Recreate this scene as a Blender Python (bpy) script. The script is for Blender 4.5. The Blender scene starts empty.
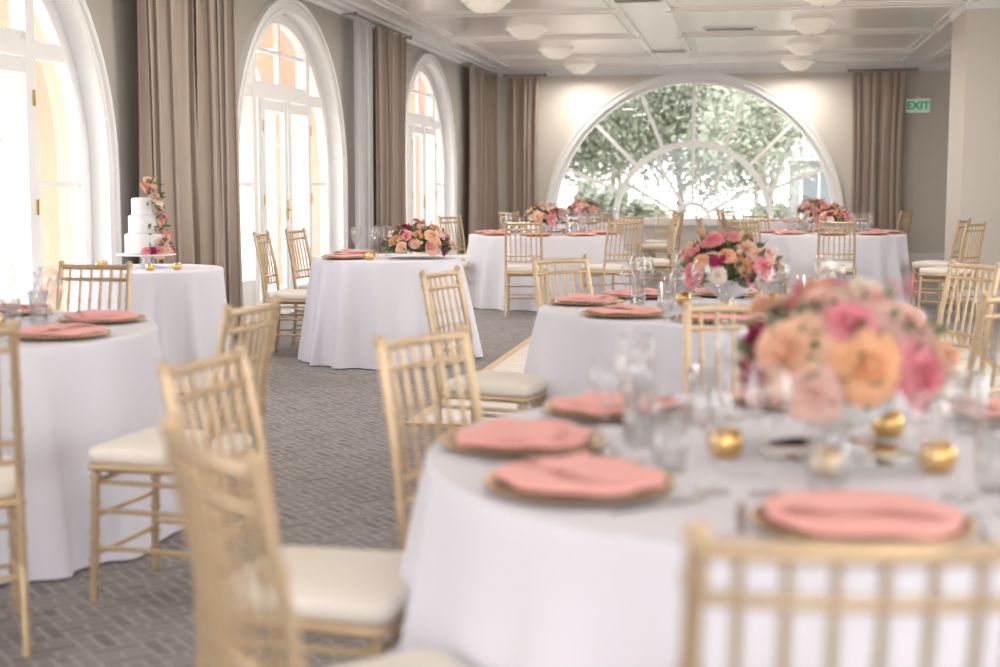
import bpy, math, random
from math import sin, cos, pi, radians, sqrt, atan2
from mathutils import Vector, Matrix
from mathutils.geometry import tessellate_polygon
random.seed(7)
scn = bpy.context.scene
scn.view_settings.view_transform = 'Standard'
scn.view_settings.exposure = 0.2

# ------------------------------------------------------------------ materials
def new_mat(name):
    m = bpy.data.materials.new(name); m.use_nodes = True
    nt = m.node_tree
    return m, nt, nt.nodes['Principled BSDF']
def pmat(name, col, rough=0.6, metal=0.0, spec=0.5, noise=0.0, nscale=8.0, bump=0.0, bscale=60.0, sheen=0.0, emit=None, estr=0.0, sss=0.0, translucent=0.0):
    m, nt, b = new_mat(name)
    b.inputs['Base Color'].default_value = (*col, 1)
    b.inputs['Roughness'].default_value = rough
    b.inputs['Metallic'].default_value = metal
    b.inputs['Specular IOR Level'].default_value = spec
    if sheen: b.inputs['Sheen Weight'].default_value = sheen
    if emit:
        b.inputs['Emission Color'].default_value = (*emit, 1)
        b.inputs['Emission Strength'].default_value = estr
    tc = nt.nodes.new('ShaderNodeTexCoord')
    if noise > 0:
        n = nt.nodes.new('ShaderNodeTexNoise'); n.inputs['Scale'].default_value = nscale
        n.inputs['Detail'].default_value = 3
        mx = nt.nodes.new('ShaderNodeMix'); mx.data_type = 'RGBA'
        mx.inputs[6].default_value = (*[max(0, c*(1-noise)) for c in col], 1)
        mx.inputs[7].default_value = (*[min(1, c*(1+noise)) for c in col], 1)
        nt.links.new(tc.outputs['Object'], n.inputs['Vector'])
        nt.links.new(n.outputs['Fac'], mx.inputs[0])
        nt.links.new(mx.outputs[2], b.inputs['Base Color'])
    if bump > 0:
        n2 = nt.nodes.new('ShaderNodeTexNoise'); n2.inputs['Scale'].default_value = bscale
        bp = nt.nodes.new('ShaderNodeBump'); bp.inputs['Strength'].default_value = bump
        bp.inputs['Distance'].default_value = 0.01
        nt.links.new(tc.outputs['Object'], n2.inputs['Vector'])
        nt.links.new(n2.outputs['Fac'], bp.inputs['Height'])
        nt.links.new(bp.outputs[0], b.inputs['Normal'])
    if translucent > 0:
        tr = nt.nodes.new('ShaderNodeBsdfTranslucent'); tr.inputs[0].default_value = (*col, 1)
        ms = nt.nodes.new('ShaderNodeMixShader'); ms.inputs[0].default_value = translucent
        out = nt.nodes['Material Output']
        nt.links.new(b.outputs[0], ms.inputs[1]); nt.links.new(tr.outputs[0], ms.inputs[2])
        nt.links.new(ms.outputs[0], out.inputs[0])
    return m
def glassmat(name, tint=(1, 1, 1), base=0.06, rough=0.02, top=.75):
    m = bpy.data.materials.new(name); m.use_nodes = True
    nt = m.node_tree; nt.nodes.clear()
    out = nt.nodes.new('ShaderNodeOutputMaterial')
    t = nt.nodes.new('ShaderNodeBsdfTransparent'); t.inputs[0].default_value = (*tint, 1)
    g = nt.nodes.new('ShaderNodeBsdfGlossy'); g.inputs['Roughness'].default_value = rough
    lw = nt.nodes.new('ShaderNodeLayerWeight'); lw.inputs[0].default_value = 0.3
    mr = nt.nodes.new('ShaderNodeMapRange')
    mr.inputs[3].default_value = base; mr.inputs[4].default_value = top
    mx = nt.nodes.new('ShaderNodeMixShader')
    nt.links.new(lw.outputs['Facing'], mr.inputs[0]); nt.links.new(mr.outputs[0], mx.inputs[0])
    nt.links.new(t.outputs[0], mx.inputs[1]); nt.links.new(g.outputs[0], mx.inputs[2])
    nt.links.new(mx.outputs[0], out.inputs[0])
    return m

M = {}
M['wall'] = pmat('plaster_shaded', (0.47, 0.44, 0.405), 0.8, noise=0.04, nscale=2)  # light warm grey plaster, backlit shade put into the base colour
M['wallfar'] = pmat('plaster_beige', (0.73, 0.69, 0.63), 0.8, noise=0.03, nscale=2)
M['white'] = pmat('white_paint', (0.90, 0.90, 0.89), 0.4)
M['ceil'] = pmat('ceiling_gloss_white', (0.94, 0.91, 0.88), 0.2, spec=0.7)
M['stucco'] = pmat('peach_stucco', (0.72, 0.48, 0.35), 0.9, noise=0.08, nscale=3, bump=0.3)
M['gold'] = pmat('champagne_gold', (0.61, 0.46, 0.295), 0.30, metal=0.55, noise=0.14, nscale=20)
M['cushion'] = pmat('ivory_cushion', (0.88, 0.83, 0.75), 0.8, bump=0.1)
M['cloth'] = pmat('white_tablecloth', (0.76, 0.755, 0.83), 0.75, sheen=0.1, bump=0.05, bscale=300)  # white cloth, cool daylight cast painted into the base colour as lavender
M['curtain'] = pmat('taupe_satin', (0.47, 0.385, 0.315), 0.36, sheen=0.6, noise=0.1, nscale=5, translucent=0.14)
M['napkin'] = pmat('coral_napkin', (0.91, 0.45, 0.41), 0.9, noise=0.05, nscale=30, sheen=.1)
M['charger'] = pmat('bronze_charger', (0.36, 0.24, 0.18), 0.22, metal=0.8)
M['silver'] = pmat('silver', (0.75, 0.74, 0.72), 0.2, metal=1.0)
M['brass'] = pmat('gold_glass', (0.78, 0.52, 0.22), 0.2, metal=0.9)
M['cake'] = pmat('white_icing', (0.80, 0.79, 0.79), 0.5, bump=0.1, bscale=25)
M['porcelain'] = pmat('pale_ceramic', (0.78, 0.78, 0.78), 0.25)
M['glass'] = glassmat('clear_glass', tint=(.985, .99, .99), base=0.07, top=.75)
M['pane'] = glassmat('window_glass', base=0.02, top=.5)
M['leaf'] = pmat('leaf_green', (0.17, 0.21, 0.11), 0.5, noise=0.4, nscale=30, translucent=0.25)
M['peach'] = pmat('petal_peach', (0.92, 0.61, 0.44), 0.7, noise=0.08, nscale=40, translucent=0.25)
M['blush'] = pmat('petal_blush', (0.92, 0.66, 0.59), 0.7, noise=0.06, nscale=40, translucent=0.25)
M['pink'] = pmat('petal_pink', (0.87, 0.36, 0.41), 0.7, noise=0.1, nscale=40, translucent=0.25)
M['burg'] = pmat('petal_burgundy', (0.40, 0.03, 0.12), 0.6, noise=0.2, nscale=40, translucent=0.15)
M['cream'] = pmat('petal_cream', (0.91, 0.82, 0.71), 0.7, noise=0.04, nscale=40, translucent=0.25)
M['orange'] = pmat('petal_apricot', (0.92, 0.54, 0.32), 0.7, noise=0.1, nscale=40, translucent=0.25)
M['alab'] = pmat('alabaster_glass', (0.84, 0.80, 0.74), 0.3, emit=(1.0, 0.88, 0.74), estr=0.22)
M['dark'] = pmat('dark_vent', (0.30, 0.28, 0.26), 0.6)
M['danceedge'] = pmat('brass_edging', (0.55, 0.38, 0.2), 0.4, metal=0.4)
M['outleaf'] = pmat('tree_leaves', (0.25, 0.275, 0.21), 0.6, noise=0.45, nscale=1.5, translucent=0.3)
M['bark'] = pmat('bark', (0.30, 0.26, 0.23), 0.9, noise=0.3, nscale=6)
M['pave'] = pmat('paving', (0.62, 0.58, 0.52), 0.9, noise=0.1, nscale=3)
M['rooftile'] = pmat('roof_tile', (0.22, 0.25, 0.25), 0.8, noise=0.2, nscale=5)
M['house'] = pmat('house_plaster', (0.22, 0.23, 0.23), 0.9, noise=0.05)
M['houseglass'] = pmat('house_window_glass', (0.08, 0.10, 0.11), 0.1)
M['housetrim'] = pmat('house_trim', (0.45, 0.45, 0.44), 0.6)
M['signface'] = pmat('exit_sign_face', (0.70, 0.90, 0.76), 0.4, emit=(0.65, 0.95, 0.75), estr=0.15)
M['signgreen'] = pmat('exit_sign_green', (0.02, 0.42, 0.2), 0.4, emit=(0.02, 0.6, 0.3), estr=0.08)
M['mirror'] = pmat('mirror', (0.85, 0.86, 0.86), 0.05, metal=1.0)

def sheer():
    m = bpy.data.materials.new('sheer_voile'); m.use_nodes = True
    nt = m.node_tree; nt.nodes.clear()
    out = nt.nodes.new('ShaderNodeOutputMaterial')
    t = nt.nodes.new('ShaderNodeBsdfTransparent')
    d = nt.nodes.new('ShaderNodeBsdfDiffuse'); d.inputs[0].default_value = (.9, .89, .9, 1)
    tr = nt.nodes.new('ShaderNodeBsdfTranslucent'); tr.inputs[0].default_value = (.9, .9, .92, 1)
    a = nt.nodes.new('ShaderNodeMixShader'); a.inputs[0].default_value = .5
    b = nt.nodes.new('ShaderNodeMixShader'); b.inputs[0].default_value = .25
    nt.links.new(d.outputs[0], a.inputs[1]); nt.links.new(tr.outputs[0], a.inputs[2])
    nt.links.new(a.outputs[0], b.inputs[1]); nt.links.new(t.outputs[0], b.inputs[2])
    nt.links.new(b.outputs[0], out.inputs[0])
    return m
M['sheer'] = sheer()

def carpet():
    m, nt, b = new_mat('patterned_carpet')
    N = nt.nodes; L = nt.links
    tc = N.new('ShaderNodeTexCoord')
    mp = N.new('ShaderNodeMapping'); mp.inputs['Rotation'].default_value = (0, 0, radians(45))
    mp2 = N.new('ShaderNodeMapping'); mp2.inputs['Rotation'].default_value = (0, 0, radians(135))
    L.new(tc.outputs['Object'], mp.inputs[0]); L.new(tc.outputs['Object'], mp2.inputs[0])
    br = []
    for q in (mp, mp2):
        t = N.new('ShaderNodeTexBrick')
        t.inputs['Color1'].default_value = (0, 0, 0, 1); t.inputs['Color2'].default_value = (.3, .3, .3, 1)
        t.inputs['Mortar'].default_value = (1, 1, 1, 1)
        t.inputs['Scale'].default_value = 1.0
        t.inputs['Mortar Size'].default_value = 0.0055
        t.inputs['Mortar Smooth'].default_value = 0.4
        t.inputs['Brick Width'].default_value = 0.15
        t.inputs['Row Height'].default_value = 0.05
        L.new(q.outputs[0], t.inputs['Vector']); br.append(t)
    ch = N.new('ShaderNodeTexChecker'); ch.inputs['Scale'].default_value = 1/0.15
    L.new(mp.outputs[0], ch.inputs['Vector'])
    mx = N.new('ShaderNodeMix'); mx.data_type = 'RGBA'
    L.new(ch.outputs['Fac'], mx.inputs[0]); L.new(br[0].outputs['Color'], mx.inputs[6]); L.new(br[1].outputs['Color'], mx.inputs[7])
    nz = N.new('ShaderNodeTexNoise'); nz.inputs['Scale'].default_value = 180
    L.new(tc.outputs['Object'], nz.inputs['Vector'])
    add = N.new('ShaderNodeMath'); add.operation = 'MULTIPLY_ADD'
    add.inputs[1].default_value = 0.35
    L.new(nz.outputs['Fac'], add.inputs[0]); L.new(mx.outputs[2], add.inputs[2])
    cr = N.new('ShaderNodeValToRGB')
    cr.color_ramp.elements[0].position = 0.1; cr.color_ramp.elements[0].color = (0.175, 0.155, 0.148, 1)
    cr.color_ramp.elements[1].position = 1.0; cr.color_ramp.elements[1].color = (0.40, 0.38, 0.38, 1)
    L.new(add.outputs[0], cr.inputs[0]); L.new(cr.outputs[0], b.inputs['Base Color'])
    b.inputs['Roughness'].default_value = 0.95
    return m
M['carpet'] = carpet()
def dance():
    m, nt, b = new_mat('pale_wood_dance_floor')
    N = nt.nodes; L = nt.links
    tc = N.new('ShaderNodeTexCoord'); t = N.new('ShaderNodeTexBrick')
    t.inputs['Color1'].default_value = (.80, .75, .69, 1); t.inputs['Color2'].default_value = (.75, .69, .62, 1)
    t.inputs['Mortar'].default_value = (.55, .47, .4, 1); t.inputs['Scale'].default_value = 1
    t.inputs['Brick Width'].default_value = .9; t.inputs['Row Height'].default_value = .15; t.inputs['Mortar Size'].default_value = .004
    L.new(tc.outputs['Object'], t.inputs['Vector']); L.new(t.outputs['Color'], b.inputs['Base Color'])
    b.inputs['Roughness'].default_value = .25
    return m
M['dance'] = dance()

# ------------------------------------------------------------------ mesh builder
class MB:
    def __init__(s): s.v = []; s.f = []; s.m = []; s.s = []; s.mats = []
    def mi(s, k):
        if k not in s.mats: s.mats.append(k)
        return s.mats.index(k)
    def add(s, vs, fs, mat, smooth=False, xf=None):
        o = len(s.v); i = s.mi(mat)
        for p in vs:
            p = Vector(p)
            s.v.append(xf @ p if xf else p)
        for f in fs:
            s.f.append([a+o for a in f]); s.m.append(i); s.s.append(smooth)
    def box(s, a, b, mat, xf=None):
        x0, y0, z0 = a; x1, y1, z1 = b
        vs = [(x0,y0,z0),(x1,y0,z0),(x1,y1,z0),(x0,y1,z0),(x0,y0,z1),(x1,y0,z1),(x1,y1,z1),(x0,y1,z1)]
        fs = [(0,3,2,1),(4,5,6,7),(0,1,5,4),(1,2,6,5),(2,3,7,6),(3,0,4,7)]
        s.add(vs, fs, mat, False, xf)
    def cyl(s, p0, p1, r0, r1, mat, seg=8, caps=True, xf=None):
        p0 = Vector(p0); p1 = Vector(p1); d = (p1-p0)
        if d.length < 1e-6: return
        d.normalize()
        a = d.orthogonal().normalized(); b = d.cross(a)
        vs = []
        for k in range(seg):
            t = 2*pi*k/seg; w = a*cos(t)+b*sin(t)
            vs.append(p0+w*r0)
        for k in range(seg):
            t = 2*pi*k/seg; w = a*cos(t)+b*sin(t)
            vs.append(p1+w*r1)
        fs = [(k, (k+1) % seg, seg+(k+1) % seg, seg+k) for k in range(seg)]
        s.add(vs, fs, mat, True, xf)
        if caps:
            s.add(vs[:seg], [tuple(range(seg-1, -1, -1))], mat, False, xf)
            s.add(vs[seg:], [tuple(range(seg))], mat, False, xf)
    def lathe(s, prof, mat, seg=24, xf=None, smooth=True):
        vs = []; fs = []; n = len(prof)
        for k in range(seg):
            t = 2*pi*k/seg
            for r, z in prof: vs.append((max(r, 1e-4)*cos(t), max(r, 1e-4)*sin(t), z))
        for k in range(seg):
            k2 = (k+1) % seg
            for j in range(n-1):
                fs.append((k*n+j, k2*n+j, k2*n+j+1, k*n+j+1))
        s.add(vs, fs, mat, smooth, xf)
    def sphere(s, c, r, mat, seg=10, rings=6, sc=(1, 1, 1)):
        prof = [(r*sin(pi*i/rings), -r*cos(pi*i/rings)) for i in range(rings+1)]
        s.lathe(prof, mat, seg, Matrix.Translation(c) @ Matrix.Diagonal((*sc, 1)))
    def extr(s, loops, t0, t1, mapf, mface, mside, mback=None):
        L = [[Vector((a, z, 0)) for a, z in lp] for lp in loops]
        tris = tessellate_polygon(L)
        flat = [p for lp in loops for p in lp]
        s.add([mapf(a, z, t0) for a, z in flat], tris, mface)
        s.add([mapf(a, z, t1) for a, z in flat], tris, mback or mface)
        for lp in loops:
            n = len(lp)
            vs = [mapf(a, z, t0) for a, z in lp]+[mapf(a, z, t1) for a, z in lp]
            s.add(vs, [(k, (k+1) % n, n+(k+1) % n, n+k) for k in range(n)], mside)
    def mesh(s, name):
        me = bpy.data.meshes.new(name)
        me.from_pydata([tuple(p) for p in s.v], [], s.f)
        for k in s.mats: me.materials.append(M[k])
        for p, i, sm in zip(me.polygons, s.m, s.s):
            p.material_index = i; p.use_smooth = sm
        me.validate(); me.update()
        import bmesh
        bm = bmesh.new(); bm.from_mesh(me)
        bmesh.ops.recalc_face_normals(bm, faces=bm.faces)
        bm.to_mesh(me); bm.free()
        return me
def obj(name, me, loc=(0, 0, 0), rz=0.0, parent=None, scale=1.0):
    o = bpy.data.objects.new(name, me); scn.collection.objects.link(o)
    o.location = loc; o.rotation_euler = (0, 0, rz); o.scale = (scale,)*3
    if parent: o.parent = parent
    return o
def empty(name, loc=(0, 0, 0)):
    o = bpy.data.objects.new(name, None); scn.collection.objects.link(o); o.location = loc
    return o

# ------------------------------------------------------------------ room shell
XL, XR, YB, YF, ZC = -4.5, 4.6, -5.0, 24.0, 3.3
SP, RW = 1.38, 1.60     # springing height and half width of the side arches
ARCH = [1.6, 7.62, 13.35, 19.25]
def arcpts(c, r, zs, a0, a1, n=28):
    return [(c+r*cos(a0+(a1-a0)*k/n), zs+r*sin(a0+(a1-a0)*k/n)) for k in range(n+1)]
def notched(a0, a1, z1, cs, r, sp, z0=0.0):
    p = [(a0, z0)]
    for c in cs:
        p.append((c-r, z0)); p += arcpts(c, r, sp, pi, 0); p.append((c+r, z0))
    p += [(a1, z0), (a1, z1), (a0, z1)]
    return p
mapL = lambda a, z, t: (XL-t, a, z)
mapR = lambda a, z, t: (XR+t, a, z)
mapF = lambda a, z, t: (a, YF+t, z)
mapB = lambda a, z, t: (a, YB-t, z)

mb = MB()
mb.extr([notched(YB-.2, YF+.6, ZC, ARCH, RW, SP)], 0, .2, mapL, 'wall', 'white')
mb.extr([notched(YB-.2, YF+.6, ZC+.4, ARCH, RW-.02, SP)], .201, .75, mapL, 'stucco', 'stucco')
obj('wall_left', mb.mesh('wall_left'))
mb = MB()
mb.extr([notched(YB-.2, YF+.6, ZC, [-1.5, 4.4, 10.3], RW, SP)], 0, .3, mapR, 'wallfar', 'white')  # unseen arched openings, added to let daylight onto the tables
obj('wall_right', mb.mesh('wall_right'))
mb = MB()
mb.extr([notched(XL, XR, ZC, [-2.2, 2.2], 1.7, SP)], 0, .3, mapB, 'wallfar', 'white')  # openings behind the camera, added for soft fill daylight
obj('wall_back', mb.mesh('wall_back'))
FC, FR, FZ = -0.99, 2.43, 0.66
mb = MB()
hole = arcpts(FC, FR, FZ, 0, pi, 48)
mb.extr([[(XL-.0, 0), (XR, 0), (XR, ZC), (XL, ZC)], hole], 0, .45, mapF, 'wallfar', 'white')
obj('wall_far', mb.mesh('wall_far'))
mb = MB(); mb.box((XL-.75, YB-.3, -.1), (XR+.3, YF+.6, 0), 'carpet'); obj('floor', mb.mesh('floor'))
mb = MB(); mb.box((XL-.0, YB-.3, ZC), (XR+.3, YF+.45, ZC+.15), 'ceil'); obj('ceiling', mb.mesh('ceiling'))
mb = MB()
mb.box((2.29, 16.1, 0), (XR, 17.3, ZC), 'wallfar')
mb.box((2.265, 16.075, 0), (XR, 17.325, .14), 'white')
mb.box((2.265, 16.075, ZC-.10), (XR, 17.325, ZC), 'white')
obj('wall_pier', mb.mesh('wall_pier'))

# ceiling mouldings
mb = MB()
def frame(mb, x0, x1, y0, y1, w, z0, z1, mat):
    mb.box((x0, y0, z0), (x1, y0+w, z1), mat); mb.box((x0, y1-w, z0), (x1, y1, z1), mat)
    mb.box((x0, y0+w, z0), (x0+w, y1-w, z1), mat); mb.box((x1-w, y0+w, z0), (x1, y1-w, z1), mat)
LY = [23.35-2.8*k for k in range(10)]
for yc in LY:
    y0, y1 = yc-1.3, min(yc+1.3, YF-.25)
    for x0, x1 in ((-4.15, -1.5), (-1.0, 2.4)) + (((2.75, 4.4),) if yc < 14.7 or yc > 18.7 else ()):
        frame(mb, x0, x1, y0, y1, .06, ZC-.03, ZC, 'ceil')
        frame(mb, x0+.13, x1-.13, y0+.13, y1-.13, .03, ZC-.014, ZC, 'ceil')
obj('trim_ceiling_panels', mb.mesh('trim_ceiling_panels'))
def crown(mb, m, a0, a1):
    for k, (h, d) in enumerate(((.05, .16), (.10, .10), (.15, .04))):
        vs = [m(a0, ZC-h, 0), m(a1, ZC-h, 0), m(a1, ZC-h, -d), m(a0, ZC-h, -d), m(a0, ZC-h+.05, 0), m(a1, ZC-h+.05, 0), m(a1, ZC-h+.05, -d), m(a0, ZC-h+.05, -d)]
        mb.add(vs, [(0,3,2,1),(4,5,6,7),(0,1,5,4),(1,2,6,5),(2,3,7,6),(3,0,4,7)], 'white')
mb = MB(); crown(mb, mapL, YB, YF); obj('trim_crown_left', mb.mesh('trim_crown_left'))
mb = MB(); crown(mb, mapF, XL, XR); obj('trim_crown_far', mb.mesh('trim_crown_far'))
mb = MB()
ed = [YB]+sum([[c-RW-.14, c+RW+.14] for c in ARCH], [])+[YF]
for k in range(0, len(ed), 2): mb.box((XL, ed[k], 0), (XL+.025, ed[k+1], .16), 'white')
obj('baseboard_left', mb.mesh('baseboard_left'))
mb = MB(); mb.box((XL, YF-.025, 0), (XR, YF, .16), 'white'); obj('baseboard_far', mb.mesh('baseboard_far'))

for (x, y) in ((-.31, 18.4), (-1.25, 21.3), (-1.25, 15.4)):
    mb = MB(); mb.box((-.34, -.12, -.02), (.34, .12, 0), 'white')
    for k in range(7): mb.box((-.3, -.095+k*.028, -.028), (.3, -.078+k*.028, -.0201), 'dark')
    obj('ceiling_vent', mb.mesh('ceiling_vent'), (x, y, ZC))

# ceiling bowl lights
mb = MB()
mb.lathe([(0, -.2), (.06, -.198), (.13, -.18), (.2, -.145), (.25, -.1), (.27, -.07), (.3, -.065), (.315, -.05), (.315, -.035), (.29, -.03), (.29, -.0), (0, 0)], 'alab', 28)
mb.lathe([(0, -.225), (.012, -.222), (.02, -.21), (.015, -.198), (0, -.197)], 'gold', 10)
for r, z in ((.145, -.176), (.235, -.115)):
    mb.lathe([(r-.008, z), (r, z-.006), (r+.008, z+.004), (r, z+.008)], 'alab', 28)
lampme = mb.mesh('ceiling_bowl_light')
for yc in LY:
    for x in (-2.85, .7): obj('ceiling_bowl_light', lampme, (x, yc, ZC), scale=.86)

# ------------------------------------------------------------------ side windows / french doors
def Upoly(c, ro, ri, sp):
    return [(c-ro, 0)]+arcpts(c, ro, sp, pi, 0)+[(c+ro, 0), (c+ri, 0)]+arcpts(c, ri, sp, 0, pi)+[(c-ri, 0)]
def pbar(mb, p0, p1, w, t0, t1, mapf, mat='white'):
    d = Vector((p1[0]-p0[0], p1[1]-p0[1])); n = Vector((-d.y, d.x)).normalized()*w/2
    c = [(p0[0]+n.x, p0[1]+n.y), (p1[0]+n.x, p1[1]+n.y), (p1[0]-n.x, p1[1]-n.y), (p0[0]-n.x, p0[1]-n.y)]
    vs = [mapf(a, z, t0) for a, z in c]+[mapf(a, z, t1) for a, z in c]
    mb.add(vs, [(0,1,2,3),(7,6,5,4),(0,4,5,1),(1,5,6,2),(2,6,7,3),(3,7,4,0)], mat)
def arch_window(c, mapf, name):
    mb = MB()
    mb.extr([Upoly(c, RW+.13, RW-.015, SP)], -.03, 0, mapf, 'white', 'white')
    mb.extr([Upoly(c, RW+.13, RW+.09, SP)], -.055, -.0301, mapf, 'white', 'white')
    mb.extr([Upoly(c, RW+.03, RW-.014, SP)], -.045, -.0301, mapf, 'white', 'white')
    mb.extr([Upoly(c, RW-.001, RW-.11, SP)], .10, .19, mapf, 'white', 'white')
    R = RW-.11
    H = lambda x: SP+sqrt(max(0, R*R-x*x))
    for x in (-.80, .80): pbar(mb, (c+x, 0), (c+x, H(x)+.02), .11, .09, .198, mapf)
    xx = sqrt(R*R-(2.17-SP)**2)
    pbar(mb, (c-xx, 2.17), (c+xx, 2.17), .11, .095, .194, mapf)
    pbar(mb, (c, 2.17), (c, H(0)+.02), .05, .12, .17, mapf)
    for s in (-1, 1):
        pbar(mb, (c+s*.77, 2.25), (c+s*.02, 2.25), .06, .122, .168, mapf)
        pbar(mb, (c+s*.77, 2.58), (c+s*.02, 2.58), .035, .124, .166, mapf)
        x0, x1 = c+s*.84, c+s*R
        pbar(mb, (x0, .2), (x1, .2), .4, .13, .17, mapf)
        pbar(mb, (x0, 1.3), (x1, 1.3), .035, .131, .165, mapf)
    mb.extr([[(c-R, 0.02)]+arcpts(c, R, SP, pi, 0)+[(c+R, 0.02)]], .148, .152, mapf, 'pane', 'pane')
    obj(name, mb.mesh(name))
def french_door(c, mapf, name):
    mb = MB()
    for s in (-1, 1):
        xa, xb = c+s*.012, c+s*.74
        pbar(mb, (xa+s*.045, .01), (xa+s*.045, 2.11), .09, .045, .089, mapf)
        pbar(mb, (xb-s*.05, .01), (xb-s*.05, 2.11), .10, .045, .089, mapf)
        pbar(mb, (xa+s*.09, .14), (xb-s*.1, .14), .26, .048, .086, mapf)
        pbar(mb, (xa+s*.09, 2.05), (xb-s*.1, 2.05), .10, .048, .086, mapf)
        for z in (.3, 1.1, 1.8):
            pbar(mb, (xb-s*.012, z), (xb-s*.012, z+.10), .022, .035, .0445, mapf, 'brass')
    pbar(mb, (c-.06, .95), (c-.06, 1.15), .035, .03, .0445, mapf, 'brass')
    pbar(mb, (c-.05, 1.05), (c-.17, 1.05), .02, .01, .029, mapf, 'brass')
    obj(name, mb.mesh(name))
for k, c in enumerate(ARCH):
    arch_window(c, mapL, 'window_%d' % (k+1))
    french_door(c, mapL, 'door_%d' % (k+1))

# far half-round window
mb = MB()
def halfring(c, z, ro, ri): return arcpts(c, ro, z, 0, pi, 56)+arcpts(c, ri, z, pi, 0, 56)
mb.extr([halfring(FC, FZ, FR+.10, FR-.02)], -.035, 0, mapF, 'white', 'white')
mb.extr([halfring(FC, FZ, FR+.10, FR+.06)], -.06, -.0351, mapF, 'white', 'white')
mb.extr([halfring(FC, FZ, FR-.001, FR-.09)], .03, .12, mapF, 'white', 'white')
RI = 1.32
mb.extr([halfring(FC, FZ, RI+.05, RI-.05)], .04, .11, mapF, 'white', 'white')
for a in (22.5, 45, 67.5, 90, 112.5, 135, 157.5):
    a = radians(a)
    pbar(mb, (FC+RI*cos(a), FZ+RI*sin(a)), (FC+(FR-.05)*cos(a), FZ+(FR-.05)*sin(a)), .06, .045, .105, mapF)
for a in (30, 60, 90, 120, 150):
    a = radians(a)
    pbar(mb, (FC+.3*cos(a), FZ+.3*sin(a)), (FC+RI*cos(a), FZ+RI*sin(a)), .055, .046, .104, mapF)
mb.extr([halfring(FC, FZ, .34, .27)], .042, .108, mapF, 'white', 'white')
pbar(mb, (FC-FR-.1, FZ), (FC+FR+.1, FZ), .12, -.1, .2, mapF)
mb.extr([arcpts(FC, FR-.05, FZ, 0, pi, 48)], .07, .075, mapF, 'pane', 'pane')
obj('window_5', mb.mesh('window_5'))

# ------------------------------------------------------------------ curtains
def curtain(name, p0, p1, z0, z1, mat, amp=.08, period=.19, seed=0, flare=.0):
    rnd = random.Random(seed)
    p0 = Vector((*p0, 0)); p1 = Vector((*p1, 0)); L = (p1-p0).length
    d = (p1-p0).normalized(); n = Vector((-d.y, d.x, 0))
    NU = int(L/period*16); NZ = 18
    ph = [rnd.uniform(-.5, .5) for _ in range(8)]
    vs = []
    for j in range(NZ+1):
        t = j/NZ; z = z0+(z1-z0)*t
        for i in range(NU+1):
            u = i/NU
            w = u*L/period*2*pi
            w += 1.6*sin(u*7+ph[0]*4)+.9*sin(u*17+ph[1]*5+t*1.2)+.5*sin(t*2.5+ph[4]*8)
            a = amp*(.7+.45*sin(u*13+ph[2]*6+t*.6))*(1-.35*t)
            s1 = sin(w); s1 = (1 if s1 > 0 else -1)*abs(s1)**.75
            off = a*(s1+.3*sin(2*w+ph[3]*3+t))
            uu = .5+(u-.5)*(1+flare*(1-t)-.10*sin(pi*min(1, (1-t)*1.0)))
            q = p0+d*(uu*L)+n*off+d*(.03*sin(w*2+1))
            vs.append((q.x, q.y, z))
    fs = [(j*(NU+1)+i, j*(NU+1)+i+1, (j+1)*(NU+1)+i+1, (j+1)*(NU+1)+i) for j in range(NZ) for i in range(NU)]
    mb = MB(); mb.add(vs, fs, mat, True)
    return obj(name, mb.mesh(name))
Zt = 3.12
cx = XL+.19
curtain('window_curtain', (cx, 9.42), (cx, 10.35), .01, Zt, 'curtain', seed=1)
curtain('window_curtain', (cx, 10.52), (cx, 11.35), .01, Zt, 'curtain', seed=2)
curtain('window_curtain', (cx, 15.85), (cx, 17.3), .01, Zt, 'curtain', seed=3)
curtain('sheer_curtain', (cx-.02, 15.05), (cx-.02, 15.75), .01, Zt, 'sheer', amp=.04, period=.11, seed=4)
curtain('window_curtain', (cx, 21.5), (cx, 23.45), .01, Zt, 'curtain', seed=5)
curtain('window_curtain', (cx, 3.4), (cx, 5.4), .01, Zt, 'curtain', seed=9)
curtain('window_curtain', (XL+.36, YF-.2), (-3.62, YF-.2), .01, Zt, 'curtain', seed=6, amp=.07, period=.14)
curtain('window_curtain', (1.62, YF-.2), (2.46, YF-.2), .01, Zt, 'curtain', seed=7, amp=.07, period=.14)
zr = Zt+.035
for (a, b) in (((cx, 9.3, zr), (cx, 11.6, zr)), ((cx, 15.0, zr), (cx, 17.5, zr)), ((cx, 21.4, zr), (cx, 23.6, zr)), ((cx, 3.2, zr), (cx, 5.5, zr)),
               ((XL+.3, YF-.2, zr), (-3.5, YF-.2, zr)), ((1.55, YF-.2, zr), (2.62, YF-.2, zr))):
    mb = MB(); mb.cyl(a, b, .015, .015, 'dark', 8)
    mb.sphere(a, .028, 'dark'); mb.sphere(b, .028, 'dark')
    for q in (a, b):
        q = Vector(q)
        w = Vector((XL, q.y, q.z)) if abs(a[0]-b[0]) < .01 else Vector((q.x, YF, q.z))
        mb.cyl(q, w, .01, .01, 'dark', 6)
    obj('curtain_rod', mb.mesh('curtain_rod'))

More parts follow.
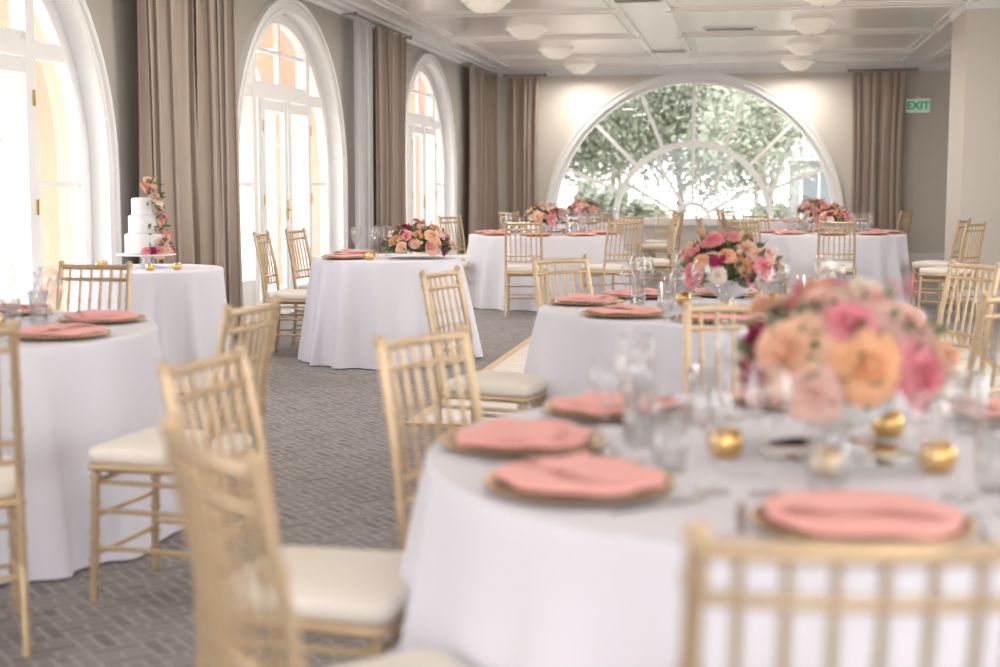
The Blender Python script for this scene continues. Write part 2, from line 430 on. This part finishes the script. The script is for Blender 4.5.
# exit sign
ex = empty('exit_sign', (2.67, YF, 2.58))
mb = MB(); mb.box((-.2, -.05, -.12), (.2, -.0, .12), 'white'); mb.box((-.185, -.056, -.105), (.185, -.0501, .105), 'signface')
mb.box((-.03, -.04, .12), (.03, 0, .16), 'white')
obj('housing', mb.mesh('housing'), parent=ex)
tcu = bpy.data.curves.new('exit_text', 'FONT'); tcu.body = 'EXIT'; tcu.size = .18; tcu.align_x = 'CENTER'; tcu.align_y = 'CENTER'; tcu.extrude = .002; tcu.offset = .005
to = bpy.data.objects.new('lettering', tcu); scn.collection.objects.link(to); to.parent = ex
to.location = (0, -.06, 0); to.rotation_euler = (pi/2, 0, 0); tcu.materials.append(M['signgreen'])

# ------------------------------------------------------------------ dance floor
mb = MB(); mb.box((-1.76, 7.27, 0), (1.7, 12.8, .014), 'dance')
frame(mb, -1.82, 1.76, 7.21, 12.86, .06, 0, .016, 'danceedge')
obj('dance_floor', mb.mesh('dance_floor'))

# ------------------------------------------------------------------ chiavari chair (faces +Y)
def chair_mesh():
    mb = MB(); g = 'gold'
    W = .178; yb = -.19; yf = .20
    def ringed(p0, p1, r, fr):
        p0 = Vector(p0); p1 = Vector(p1); mb.cyl(p0, p1, r, r, g, 10)
        for f in fr:
            c = p0.lerp(p1, f); d = (p1-p0).normalized()*.006
            mb.cyl(c-d, c+d, r+.004, r+.004, g, 10)
    for s in (-1, 1):
        P = [(s*W, yb-.03, 0), (s*W, yb, .25), (s*W, yb, .47), (s*W*.99, yb-.025, .68), (s*W*.96, yb-.075, .93)]
        for a, b in zip(P[:-1], P[1:]): ringed(a, b, .0125, (.35, .8))
        mb.sphere(P[-1], .016, g)
        for q in P[1:-1]: mb.sphere(q, .0126, g, 10, 6)
        ringed((s*(W+.01), yf+.01, 0), (s*(W+.005), yf-.01, .44), .0135, (.12, .3, .5, .72, .9))
    def bp(x, z):
        if z < .68: y = yb-.025*(z-.47)/.21
        else: y = yb-.025-.05*(z-.68)/.25
        return y - .018*(1-(x/W)**2)
    def rail(z, r):
        xs = [-W+.0, -W*.5, 0, W*.5, W]
        pts = [(x, bp(x, z), z) for x in xs]
        for a, b in zip(pts[:-1], pts[1:]): mb.cyl(a, b, r, r, g, 8)
        for p in pts[1:-1]: mb.sphere(p, r, g, 8, 5)
    rail(.915, .0125); rail(.858, .009); rail(.60, .009); rail(.545, .009)
    for k in range(6):
        x = -W+2*W*(k+1)/7
        zz = [.545, .60, .73, .858, .915]
        pts = [(x, bp(x, z), z) for z in zz]
        for a, b in zip(pts[:-1], pts[1:]): mb.cyl(a, b, .0068, .0068, g, 7, False)
        for f in (.70, .76): mb.cyl((x, bp(x, f), f-.005), (x, bp(x, f), f+.005), .010, .010, g, 8)
    for z in (.17, .29):
        for s in (-1, 1): mb.cyl((s*W, yb, z), (s*(W+.005), yf, z), .0085, .0085, g, 8)
    for z in (.13, .25): mb.cyl((-W, yf, z+.02), (W, yf, z+.02), .0085, .0085, g, 8)
    mb.cyl((-W, yb, .22), (W, yb, .22), .0085, .0085, g, 8)
    z = .38
    mb.cyl((-W, yf-.005, z), (W, yf-.005, z), .008, .008, g, 8)
    for s in (-1, 1): mb.cyl((s*W, yb, z), (s*W, yf, z), .008, .008, g, 8)
    for k in range(3):
        x = -W+2*W*(k+1)/4
        mb.cyl((x, yf-.005, z), (x, yf-.005, .43), .006, .006, g, 6)
    def slab(z0, z1, hx0, hx1, y0, y1, rad, mat, dome=0.0, bev=.01):
        out = []
        cs = [(-hx0+rad, y0+rad, pi, 1.5*pi), (hx0-rad, y0+rad, 1.5*pi, 2*pi), (hx1-rad, y1-rad, 0, .5*pi), (-hx1+rad, y1-rad, .5*pi, pi)]
        for cx_, cy_, a0, a1 in cs:
            for k in range(7):
                a = a0+(a1-a0)*k/6; out.append((cx_+rad*cos(a), cy_+rad*sin(a)))
        n = len(out); cy0 = (y0+y1)/2
        levels = [(z0, .96), (z0+bev, 1.0), (z1-bev, 1.0), (z1-bev*.3, .975), (z1, .93), (z1+dome*.6, .6), (z1+dome, .2)]
        vs = []
        for z, sc in levels:
            for x, y in out: vs.append((x*sc, cy0+(y-cy0)*sc, z))
        fs = []
        for j in range(len(levels)-1):
            for k in range(n): fs.append((j*n+k, j*n+(k+1) % n, (j+1)*n+(k+1) % n, (j+1)*n+k))
        fs.append(tuple(range(n-1, -1, -1))); fs.append(tuple(range((len(levels)-1)*n, len(levels)*n)))
        mb.add(vs, fs, mat, True)
    slab(.415, .44, .19, .205, yb-.01, yf+.02, .03, g, 0, .006)
    slab(.44, .488, .178, .20, yb+.01, yf+.02, .04, 'cushion', .012, .016)
    return mb.mesh('dining_chair')
CH = chair_mesh()
T = {1: (.18, 2.84), 2: (-3.01, 4.69), 3: (-.09, 6.16), 4: (-2.66, 10.02), 5: (-3.84, 8.45), 6: (-2.19, 14.95), 7: (-2.3, 19.4), 8: (.85, 15.75), 9: (.9, 20.7)}
def chair(x, y, target=None, d=None, jit=0):
    if target: d = (T[target][0]-x, T[target][1]-y)
    a = atan2(d[1], d[0])-pi/2+radians(jit)
    obj('dining_chair', CH, (x, y, 0), a)
chair(-.57, 2.05, d=(.74, .67)); chair(-.88, 2.76, d=(.99, -.10)); chair(.09, 1.74, d=(.18, .98), jit=17); chair(-.55, 3.22, 1, jit=4); chair(.03, 4.07, 1, jit=4); chair(1.30, 2.9, 1)
chair(-1.04, 5.72, d=(.966, -.22)); chair(-.74, 6.74, 3); chair(.80, 6.64, 3); chair(.98, 5.95, 3); chair(.74, 5.14, 3)
chair(-1.78, 4.12, d=(-1, .10)); chair(-3.0, 5.76, 2); chair(-2.22, 3.52, 2)
chair(-3.40, 10.12, d=(1, .05)); chair(-3.38, 10.82, d=(1, -.1))
chair(-2.2, 13.65, 6, jit=5); chair(-1.40, 13.97, 6); chair(-1.05, 15.2, 6); chair(-1.5, 15.95, 6); chair(-2.4, 16.1, 6); chair(-3.2, 15.6, 6); chair(-3.2, 14.4, 6)
chair(-1.2, 19.0, 7); chair(-2.0, 18.2, 7); chair(-3.0, 18.4, 7); chair(-1.4, 20.2, 7)
chair(.87, 14.55, 8, jit=-5); chair(.1, 14.78, 8); chair(-.3, 15.55, 8); chair(.2, 16.75, 8); chair(1.0, 16.9, 8); chair(1.95, 15.2, 8); chair(1.9, 14.0, d=(-.8, .6))
chair(.9, 19.55, 9); chair(-.1, 20.1, 9); chair(-.2, 21, 9); chair(1.9, 20.1, 9)

# ------------------------------------------------------------------ tables with cloth
def table_mesh(R, flare, nf, seed, name, amp=.05):
    rnd = random.Random(seed); H = .76
    NT = 300; mb = MB()
    p = [rnd.uniform(0, 6.28) for _ in range(6)]
    top = [(.001, H, 0), (.2*R, H, 0), (.6*R, H, 0), (.9*R, H, 0), (R-.012, H, 0)]
    lv = [(R-.012, H, 0), (R-.003, H-.003, 0), (R+.002, H-.014, 0)]
    n = 18
    for j in range(1, n+1):
        t = j/n; lv.append((R+.002+flare*t**1.1, H-.014-(H-.022)*t, t))
    def ring(lv, smooth):
        vs = []
        for (r, z, t) in lv:
            for k in range(NT):
                a = 2*pi*k/NT
                w = sin(nf*a+p[0]+1.3*sin(3*a+p[1]))+.5*sin((nf+6)*a+p[2]+.8*sin(2*a))+.3*sin(3*a+p[3])
                w = max(w, 0)**1.2*.9 + min(w, 0)*.4
                rr = r+amp*w*(t**.7) if t > 0 else r
                aa = a+.018*t*sin(2*nf*a+p[4])
                vs.append((rr*cos(aa), rr*sin(aa), z))
        m = len(lv)
        fs = [(j*NT+k, j*NT+(k+1) % NT, (j+1)*NT+(k+1) % NT, (j+1)*NT+k) for j in range(m-1) for k in range(NT)]
        mb.add(vs, fs, 'cloth', smooth)
    ring(lv, True); ring(top, False)
    for k in range(4):
        a = pi/4+k*pi/2
        mb.cyl((R*.6*cos(a), R*.6*sin(a), 0), (R*.55*cos(a), R*.55*sin(a), H-.03), .02, .02, 'dark', 8)
    return mb.mesh(name)
for k in (1, 2, 3, 6, 7, 8, 9):
    obj('round_banquet_table', table_mesh(.83, .09, 15, k, 'round_banquet_table'), (*T[k], 0), k*.7)
obj('cocktail_table', table_mesh(.55, .09, 12, 4, 'cocktail_table', .045), (*T[4], 0), .3)
obj('cake_table', table_mesh(.48, .05, 11, 5, 'cake_table', .035), (*T[5], 0), .3)
ZT = .7605

# ------------------------------------------------------------------ tableware
mb = MB()
mb.lathe([(0, .002), (.10, .002), (.12, .004), (.165, .014), (.168, .016), (.165, .018), (.155, .017), (.118, .008), (0, .007)], 'charger', 40)
for k in range(48):
    a = 2*pi*k/48; mb.sphere((.166*cos(a), .166*sin(a), .0165), .0045, 'brass', 6, 4)
CHG = mb.mesh('charger_plate')
def napkin_mesh(seed):
    rnd = random.Random(seed); mb = MB(); n = 60
    def outline(sc):
        o = []
        for k in range(n):
            a = 2*pi*k/n; e = 2.6
            r = 1/((abs(cos(a))**e+abs(sin(a))**e)**(1/e))
            w = 1+.018*sin(7*a+seed)+.012*sin(12*a+seed*2)
            o.append((.150*r*cos(a)*w*sc, .138*r*sin(a)*w*sc))
        return o
    vs = []; lv = [(.0235, .97), (.0245, 1.0), (.0275, 1.0), (.0305, .98), (.033, .8), (.034, .5), (.0345, .15)]
    for z, s in lv:
        for i, (x, y) in enumerate(outline(s)):
            vs.append((x, y, z+.0025*sin(x*40+seed)*s*s+.0015*sin(y*60)*s+(.0015*sin(i*.8) if s > .9 and z > .025 else 0)))
    m = len(lv)
    fs = [(j*n+k, j*n+(k+1) % n, (j+1)*n+(k+1) % n, (j+1)*n+k) for j in range(m-1) for k in range(n)]
    fs += [tuple(range(n-1, -1, -1)), tuple(range((m-1)*n, m*n))]
    mb.add(vs, fs, 'napkin', True)
    g = []; NX, NY = 14, 6
    for j in range(NY+1):
        for i in range(NX+1):
            x = -.125+.25*i/NX; y = -.05+.13*j/NY+.006*sin(x*30+seed)
            g.append((x, y, .0385+.0025*sin(x*45+j)+.0015*sin(y*80) - (.004 if i in (0, NX) else 0)))
    ff = [(j*(NX+1)+i, j*(NX+1)+i+1, (j+1)*(NX+1)+i+1, (j+1)*(NX+1)+i) for j in range(NY) for i in range(NX)]
    mb.add(g, ff, 'napkin', True)
    return mb.mesh('folded_napkin')
NP = [napkin_mesh(s) for s in (1, 4)]
def wine(h, rb, hb):
    mb = MB(); hs = h-hb
    pr = [(0, .002), (.034, .001), (.035, .003), (.012, .008), (.0045, .018), (.0035, hs*.6), (.004, hs-.01), (.012, hs)]
    for k in range(1, 9):
        t = k/8; pr.append((.012+(rb-.012)*sin(min(1, t*1.45)*pi/2)-(.010*max(0, t-.6)/.4), hs+hb*t))
    rl = pr[-1][0]
    pr += [(rl-.0015, h+.0008), (rl-.002, h-.004)]
    mb.lathe(pr, 'glass', 20)
    return mb.mesh('wine_glass')
WG = [wine(.225, .042, .11), wine(.19, .037, .09)]
mb = MB(); mb.lathe([(0, .0), (.03, .0), (.031, .002), (.037, .13), (.0355, .13), (.031, .01), (0, .01)], 'glass', 20)
TUM = mb.mesh('water_glass')
mb = MB()
mb.box((-.006, -.11, .001), (.006, -.01, .004), 'silver'); mb.add([(-.009, -.01, .001), (.007, -.01, .001), (.009, .09, .001), (0, .115, .001), (-.008, .08, .001), (-.009, -.01, .003), (.007, -.01, .003), (.009, .09, .003), (0, .115, .003), (-.008, .08, .003)], [(4,3,2,1,0),(5,6,7,8,9),(0,1,6,5),(1,2,7,6),(2,3,8,7),(3,4,9,8),(4,0,5,9)], 'silver')
KN = mb.mesh('table_knife')
mb = MB()
mb.box((-.005, -.1, .001), (.005, .03, .004), 'silver'); mb.box((-.012, .03, .002), (.012, .055, .005), 'silver')
for x in (-.0105, -.0035, .0035, .0105): mb.box((x-.0018, .055, .003), (x+.0018, .1, .005), 'silver')
FK = mb.mesh('table_fork')
mb = MB(); mb.lathe([(0, .001), (.022, .001), (.034, .014), (.037, .03), (.033, .046), (.028, .056), (.026, .056), (.03, .044), (.033, .03), (.03, .016), (0, .01)], 'brass', 20)
mb.lathe([(0, .035), (.028, .035)], 'cream', 16); mb.cyl((0, 0, .035), (0, 0, .045), .001, .001, 'dark', 5)
VOT = mb.mesh('votive_candle')

# ------------------------------------------------------------------ flowers
def frame_from(d, spin):
    d = Vector(d).normalized(); a = d.orthogonal().normalized(); b = d.cross(a)
    a2 = a*cos(spin)+b*sin(spin); b2 = d.cross(a2)
    return Matrix(((a2.x, b2.x, d.x), (a2.y, b2.y, d.y), (a2.z, b2.z, d.z))).to_4x4()
def rose(mb, c, R, d, mat, rnd, full=True):
    xf = Matrix.Translation(c) @ frame_from(d, rnd.uniform(0, 6.28))
    layers = [(3, .26, .95, .02), (4, .42, .94, .05), (5, .60, .86, .12), (6, .80, .68, .24), (7, .98, .46, .36), (7, 1.12, .22, .46)]
    if not full: layers = [(4, .48, .9, .06), (5, .7, .8, .16), (6, .92, .58, .3)]
    for li, (n, ri, hi, curl) in enumerate(layers):
        off = rnd.uniform(0, 6.28)
        for k in range(n):
            a0 = off+2*pi*k/n+rnd.uniform(-.12, .12); wd = pi/n*1.2; vs = []
            NU, NV = 5, 4; pj = rnd.uniform(.88, 1.1)
            for j in range(NV):
                v = j/(NV-1)
                for i in range(NU):
                    u = -1+2*i/(NU-1)
                    edge = 1-.28*u*u*v
                    r = R*(ri*sin(v*pi/2*(.75+.25*v))+curl*v**3)*(1+.09*rnd.uniform(-1, 1)*v)*pj
                    z = R*(hi*v**.8*edge-curl*.7*v**4)-.25*R
                    a = a0+u*wd*(.55+.45*sin(v*pi*.75))
                    vs.append((r*cos(a), r*sin(a), z))
            fs = [(j*NU+i, j*NU+i+1, (j+1)*NU+i+1, (j+1)*NU+i) for j in range(NV-1) for i in range(NU-1)]
            mb.add(vs, fs, mat, True, xf)
    mb.lathe([(0, -.25*R), (.35*R, -.1*R), (.36*R, .1*R), (.2*R, .5*R), (0, .58*R)], mat, 8, xf)
def leaf(mb, base, d, L, W, rnd, mat='leaf'):
    xf = Matrix.Translation(base) @ frame_from(d, rnd.uniform(0, 6.28))
    vs = [(0, 0, 0)]
    sec = [(.25, .7), (.5, 1), (.75, .7)]
    bend = rnd.uniform(.1, .35)
    for t, w in sec:
        y = bend*L*t*t
        vs += [(-W*w, y+.15*W, L*t), (0, y, L*t), (W*w, y+.15*W, L*t)]
    vs.append((0, bend*L, L))
    fs = [(0, 2, 1), (0, 3, 2), (1, 2, 5, 4), (2, 3, 6, 5), (4, 5, 8, 7), (5, 6, 9, 8), (7, 8, 10), (8, 9, 10)]
    mb.add(vs, fs, mat, True, xf)
def filler(mb, base, d, L, mat, rnd):
    base = Vector(base); d = Vector(d).normalized(); tip = base+d*L
    mb.cyl(base, tip, .0015, .001, 'leaf', 4, False)
    for k in range(6):
        p = tip+Vector((rnd.uniform(-1, 1), rnd.uniform(-1, 1), rnd.uniform(-1, 1)))*.022
        rose(mb, p, .011, d, mat, rnd, False)
def centerpiece(seed, W=.21, Hh=.20, n=26, rmin=.032, rmax=.05, pal=None, bowl=True, zc=.15, name='floral_centerpiece', heroes=(), leaves=220, sprigs=20):
    rnd = random.Random(seed); mb = MB()
    pal = pal or ['peach', 'peach', 'blush', 'blush', 'pink', 'cream', 'orange', 'burg', 'pink']
    if bowl:
        mb.lathe([(0, .001), (.055, .001), (.057, .006), (.03, .014), (.018, .03), (.02, .04), (.06, .055), (.10, .085), (.115, .12), (.118, .128), (.112, .128), (.09, .09), (0, .08)], 'porcelain', 32)
        zc = .155
    c = Vector((0, 0, zc))
    mb.sphere((0, 0, zc+.02), .08, 'leaf', 12, 8, (1.2, 1.2, .7))
    pts = []
    for h in heroes:
        d = Vector(h[0]).normalized(); p = c+Vector((d.x*W, d.y*W, max(d.z, -.1)*Hh)); pts.append((p, h[1])); rose(mb, p, h[1], d, h[2], rnd)
        mb.cyl(c, p, .003, .003, 'leaf', 5, False)
    tries = 0
    while len(pts) < n and tries < 3000:
        tries += 1
        a = rnd.uniform(0, 2*pi); el = rnd.uniform(-.1, 1)
        d = Vector((cos(a)*sqrt(max(0, 1-el*el)), sin(a)*sqrt(max(0, 1-el*el)), el))
        k = rnd.uniform(.75, 1.18); r = rnd.uniform(rmin, rmax)
        p = c+Vector((d.x*W*k, d.y*W*k, d.z*Hh*k))
        if any((p-q).length < (r+s)*.95 for q, s in pts): continue
        pts.append((p, r))
        rose(mb, p, r, (d+Vector((0, 0, .25))), rnd.choice(pal), rnd)
        mb.cyl(c, p, .003, .003, 'leaf', 5, False)
    for k in range(leaves):
        a = rnd.uniform(0, 2*pi); el = rnd.uniform(-.3, .95)
        d = Vector((cos(a)*sqrt(1-el*el), sin(a)*sqrt(1-el*el), el))
        f = rnd.uniform(.65, .92)
        b = c+Vector((d.x*W*f, d.y*W*f, d.z*Hh*f))
        if b.z < .07: b.z = .07
        dd = d+Vector((rnd.uniform(-.6, .6), rnd.uniform(-.6, .6), rnd.uniform(-.2, .5)))
        if dd.z < -.1: dd.z = -.1
        leaf(mb, b, dd, rnd.uniform(.045, .08), rnd.uniform(.009, .016), rnd)
    for k in range(sprigs):
        a = rnd.uniform(0, 2*pi); el = rnd.uniform(.0, .95)
        d = Vector((cos(a)*sqrt(1-el*el), sin(a)*sqrt(1-el*el), el))
        filler(mb, c+Vector((d.x*W*.75, d.y*W*.75, d.z*Hh*.75)), d, rnd.uniform(.06, .10), rnd.choice(['burg', 'pink', 'cream', 'peach']), rnd)
    return mb.mesh(name)
CP1 = centerpiece(11, .19, .16, 36, .026, .042, pal=['peach', 'blush', 'blush', 'cream', 'pink', 'peach', 'blush', 'cream'], leaves=230, sprigs=8, heroes=[((-.6, -.75, .38), .056, 'peach'), ((.22, -.95, .25), .05, 'orange'), ((.05, -.7, .75), .042, 'pink'), ((-.98, -.25, .5), .036, 'burg'), ((.3, .1, 1.15), .055, 'cream'), ((.75, -.55, .1), .046, 'pink'), ((-.3, -.9, -.1), .045, 'blush'), ((.75, -.4, .7), .05, 'blush'), ((-.25, -.3, .95), .042, 'blush')])
CP2 = centerpiece(23, .20, .15, 30, .026, .042, leaves=260)
CP3 = centerpiece(31, .23, .14, 34, .026, .042, pal=['burg', 'pink', 'peach', 'blush', 'burg', 'orange', 'peach', 'blush'], bowl=False, zc=.08, leaves=480)

def put(name, me, x, y, z=ZT, rz=0.0, s=1.0): return obj(name, me, (x, y, z), rz, scale=s)
SET = {1: [95, 140, 184, 222, 270, 315, 0, 48], 2: [346, 38, 92, 135, 180, 225, 262, 304], 3: [92, 133, 175, 229, 268, 312, 353, 31],
       6: [0, 45, 90, 135, 180, 225, 270, 315], 7: [10, 55, 100, 145, 190, 235, 280, 325], 8: [0, 45, 90, 135, 180, 225, 270, 315], 9: [0, 60, 120, 180, 240, 300]}
rr = random.Random(3)
for k, al in SET.items():
    cx_, cy_ = T[k]
    for i, a in enumerate(al):
        a = radians(a); r = .635
        x, y = cx_+r*cos(a), cy_+r*sin(a)
        put('charger_plate', CHG, x, y)
        put('folded_napkin', NP[i % 2], x, y, ZT, a+pi/2+rr.uniform(-.1, .1))
        def pol(rad, da): return cx_+rad*cos(a+da), cy_+rad*sin(a+da)
        o1 = -.12 if k == 1 else 0
        put('wine_glass', WG[0], *pol(.43, -.22+o1)); put('wine_glass', WG[1], *pol(.47, -.41+o1))
        put('water_glass', TUM, *pol(.40, .02+o1))
        if k in (1, 2, 3):
            put('table_knife', KN, *pol(.63, -.30), ZT, a+pi/2); put('table_fork', FK, *pol(.63, .30), ZT, a+pi/2)
    if k == 1:
        mb = MB(); mb.lathe([(0, .001), (.15, .001), (.152, .003), (.15, .005), (0, .005)], 'mirror', 48)
        put('mirror_tray', mb.mesh('mirror_tray'), cx_, cy_)
        put('floral_centerpiece', CP1, cx_, cy_, ZT+.0055)
    else:
        put('floral_centerpiece', CP2, cx_, cy_, ZT, k*1.3, 1.0)
    for da in ((200, 262, 318, 60) if k == 1 else (30, 150, 270)):
        da = radians(da); put('votive_candle', VOT, cx_+.235*cos(da), cy_+.235*sin(da))

cx_, cy_ = T[4]
put('floral_centerpiece', CP3, cx_+.27, cy_-.12, ZT, .4, 1.0)
for (dx, dy, m) in ((-.20, -.10, 0), (-.09, .0, 0), (-.14, .2, 0), (-.02, -.16, 0), (-.26, .08, 1), (-.04, .16, 0)):
    put('wine_glass', WG[m], cx_+dx, cy_+dy)
for (dx, dy, rz) in ((-.24, -.32, .8), (-.34, .28, 2.2)):
    put('charger_plate', CHG, cx_+dx*.95, cy_+dy); put('folded_napkin', NP[0], cx_+dx*.95, cy_+dy, ZT, rz)
put('votive_candle', VOT, cx_-.02, cy_-.40)

# cake
cx_, cy_ = T[5]
mb = MB()
mb.lathe([(0, .0), (.075, 0), (.077, .006), (.04, .014), (.025, .03), (.022, .05), (.035, .066), (.16, .072), (.172, .076), (.172, .082), (.165, .084), (0, .084)], 'porcelain', 40)
z = .085
for r, h in ((.118, .115), (.095, .105), (.075, .10)):
    mb.lathe([(0, z), (r, z), (r+.003, z+.005), (r, z+.01), (r, z+h-.012), (r-.004, z+h-.003), (r-.014, z+h), (0, z+h)], 'cake', 40)
    z += h
rnd = random.Random(8)
for k in range(36):
    t = k/35; zz = .10+t*.40
    rad = .125 if zz < .2 else (.103 if zz < .3 else .085)
    a = -.4+.6*sin(t*3.0)+rnd.uniform(-.35, .35)
    if zz > .40: rad = .05+rnd.uniform(-.03, .03)
    d = Vector((cos(a), sin(a), .3 if zz < .39 else 1.0))
    rose(mb, (rad*cos(a), rad*sin(a), zz), rnd.uniform(.020, .032), d, rnd.choice(['blush', 'peach', 'blush', 'cream', 'blush', 'pink']), rnd)
for k in range(60):
    t = rnd.random(); zz = .09+t*.40; a = -.3+rnd.uniform(-.8, .9); rad = .11-.05*t
    leaf(mb, (rad*cos(a), rad*sin(a), zz), (cos(a), sin(a), rnd.uniform(-.1, .7)), rnd.uniform(.04, .07), .01, rnd)
for k in range(9):
    a = -1.2+k*.22; rose(mb, (.15*cos(a), .15*sin(a), .105), .022, (cos(a), sin(a), .8), rnd.choice(['burg', 'peach', 'blush', 'pink']), rnd)
put('wedding_cake', mb.mesh('wedding_cake'), cx_-.01, cy_, ZT, .1, 1.12)
for dx, dy in ((-.24, -.2), (.14, -.28), (.27, -.16), (-.3, -.02)): put('votive_candle', VOT, cx_+dx, cy_+dy, ZT, 0, .8)

# ------------------------------------------------------------------ outdoors
mb = MB(); mb.box((-60, -40, -.35), (60, 90, -.12), 'pave'); obj('ground', mb.mesh('ground'))
def tree(seed, x, y, h, spread, n, ls=(.04, .09)):
    rnd = random.Random(seed); mb = MB()
    pts = []
    def br(p, d, L, r, lvl):
        q = p+d*L; mb.cyl(p, q, r, r*.65, 'bark', 6, False)
        if lvl == 0: pts.append(q); return
        for k in range(3 if lvl > 1 else 4):
            nd = (d+Vector((rnd.uniform(-1, 1), rnd.uniform(-1, 1), rnd.uniform(-.4, .5)))*.9).normalized()
            br(q, nd, L*rnd.uniform(.6, .85), r*.6, lvl-1)
        pts.append(q)
    br(Vector((0, 0, 0)), Vector((.05, 0, 1)), h*.26, .11, 4)
    vs = []; fs = []
    for k in range(n):
        p = rnd.choice(pts)+Vector((rnd.gauss(0, 1), rnd.gauss(0, 1), rnd.gauss(0, 1)))*spread
        if p.z < .2: p.z = .2+rnd.random()*1.5
        a = Vector((rnd.uniform(-1, 1), rnd.uniform(-1, 1), rnd.uniform(-1, 1))).normalized()
        b = a.orthogonal().normalized(); s = rnd.uniform(*ls); o = len(vs)
        vs += [p-a*s, p+b*s*.5, p+a*s, p-b*s*.5]; fs.append((o, o+1, o+2, o+3))
    mb.add(vs, fs, 'outleaf')
    obj('garden_tree', mb.mesh('garden_tree'), (x, y, -.12), rnd.uniform(0, 6))
tree(1, -4.6, 31, 5.0, .55, 20000)
tree(2, -1.6, 32.5, 5.0, .6, 22000)
tree(3, -7.5, 36, 5.5, .6, 16000)
tree(4, -3.5, 38.5, 6.0, .65, 22000)
tree(5, -9.5, 12.0, 5, .45, 6000)
tree(6, -11, 20, 5, .45, 6000)
tree(7, .2, 47.0, 8.0, .8, 22000, (.06, .12))
tree(8, -9.0, 45, 8, .8, 22000, (.06, .12))
tree(9, 5.0, 48, 8, .8, 22000, (.06, .12))
tree(11, -4.5, 47, 9, .9, 24000, (.06, .13))
tree(10, .4, 29.0, 4.6, .35, 6000)
def hedge(x0, x1, y, z, n, seed, name='garden_hedge', dy=.5):
    rnd = random.Random(seed); vs = []; fs = []
    for k in range(n):
        x = rnd.uniform(x0, x1); top = z*(.75+.2*sin(x*2.1)+.15*sin(x*5.3)+.08*sin(x*13))
        p = Vector((x, y+rnd.gauss(0, dy), top*(rnd.random()**.8)-.1))
        a = Vector((rnd.uniform(-1, 1), rnd.uniform(-1, 1), rnd.uniform(-1, 1))).normalized(); b = a.orthogonal().normalized(); s = rnd.uniform(.04, .10); o = len(vs)
        vs += [p-a*s, p+b*s*.5, p+a*s, p-b*s*.5]; fs.append((o, o+1, o+2, o+3))
    mb = MB(); mb.add(vs, fs, 'outleaf'); obj(name, mb.mesh(name))
hedge(-8, -2.4, 27.6, 1.7, 14000, 5, dy=.3)
hedge(-2.4, 1.0, 27.9, 1.0, 7000, 6, dy=.3)
# neighbouring house with tile roof
mb = MB()
mb.box((1.0, 35.5, -.12), (9, 39.0, 1.95), 'house')
for k in range(4):
    x = 1.25+k*1.3; mb.box((x, 35.47, .5), (x+.8, 35.51, 1.6), 'houseglass')
    for a, b, c_, d_ in [(x-.07, x, .43, 1.67), (x+.8, x+.87, .43, 1.67), (x+.38, x+.42, .5, 1.6)]: mb.box((a, 35.43, c_), (b, 35.5, d_), 'housetrim')
    mb.box((x, 35.43, 1.6), (x+.8, 35.5, 1.67), 'housetrim'); mb.box((x, 35.43, .43), (x+.8, 35.5, .5), 'housetrim')
mb.box((.8, 35.1, 1.88), (9.3, 35.2, 1.98), 'housetrim')
mb.add([(.7, 35.1, 1.95), (9.5, 35.1, 1.95), (9.5, 37.25, 3.0), (.7, 37.25, 3.0), (.7, 39.4, 1.95), (9.5, 39.4, 1.95)], [(0, 1, 2, 3), (3, 2, 5, 4), (0, 3, 4), (1, 2, 5)], 'rooftile')
for k in range(36):
    x = .75+k*.245; mb.cyl((x, 35.05, 1.97), (x, 37.25, 3.04), .07, .07, 'rooftile', 8)
obj('neighbouring_house', mb.mesh('neighbouring_house'))

# ------------------------------------------------------------------ lighting
w = bpy.data.worlds.new('daylight'); scn.world = w; w.use_nodes = True
bg = w.node_tree.nodes['Background']
bg.inputs[0].default_value = (0.96, .97, 1.0, 1); bg.inputs[1].default_value = 5.0
def light(name, kind, loc, rot, energy, col, **kw):
    l = bpy.data.lights.new(name, kind); l.energy = energy; l.color = col
    for k, v in kw.items(): setattr(l, k, v)
    o = bpy.data.objects.new(name, l); scn.collection.objects.link(o); o.location = loc; o.rotation_euler = rot
    return o
light('sun', 'SUN', (0, -10, 20), (radians(48), 0, radians(8)), 3.0, (1, .93, .82), angle=.03)
for c in ARCH:
    p = light('window_portal', 'AREA', (XL-.78, c, 1.5), (0, radians(-90), 0), 1, (1, 1, 1), shape='RECTANGLE', size=3.0, size_y=3.2)
    p.data.cycles.is_portal = True
for c in (-1.5, 4.4, 10.3):
    p = light('window_portal', 'AREA', (XR+.32, c, 1.5), (0, radians(90), 0), 1, (1, 1, 1), shape='RECTANGLE', size=3.0, size_y=3.2)  # portals for the added right wall openings
    p.data.cycles.is_portal = True
p = light('window_portal', 'AREA', (FC, YF+.5, 1.85), (radians(-90), 0, 0), 1, (1, 1, 1), shape='RECTANGLE', size=5, size_y=2.6); p.data.cycles.is_portal = True
p = light('window_portal', 'AREA', (0, YB-.35, 1.5), (radians(90), 0, 0), 1, (1, 1, 1), shape='RECTANGLE', size=8, size_y=3.2); p.data.cycles.is_portal = True  # portal for the added back wall openings
for yc in LY:
    for x in (-2.85, .7):
        light('bowl_lamp', 'AREA', (x, yc, ZC-.24), (0, 0, 0), 20 if yc > 8 else 9, (1, .91, .82), shape='DISK', size=.4)

# ------------------------------------------------------------------ camera
cam = bpy.data.cameras.new('camera'); co = bpy.data.objects.new('camera', cam); scn.collection.objects.link(co)
co.location = (0, 0, 1.30)
co.rotation_euler = (radians(90-6.14), 0, radians(10.2))
cam.sensor_width = 36; cam.lens = 50; cam.clip_start = .05; cam.clip_end = 300
cam.dof.use_dof = True; cam.dof.focus_distance = 9.5; cam.dof.aperture_fstop = 1.8
scn.camera = co
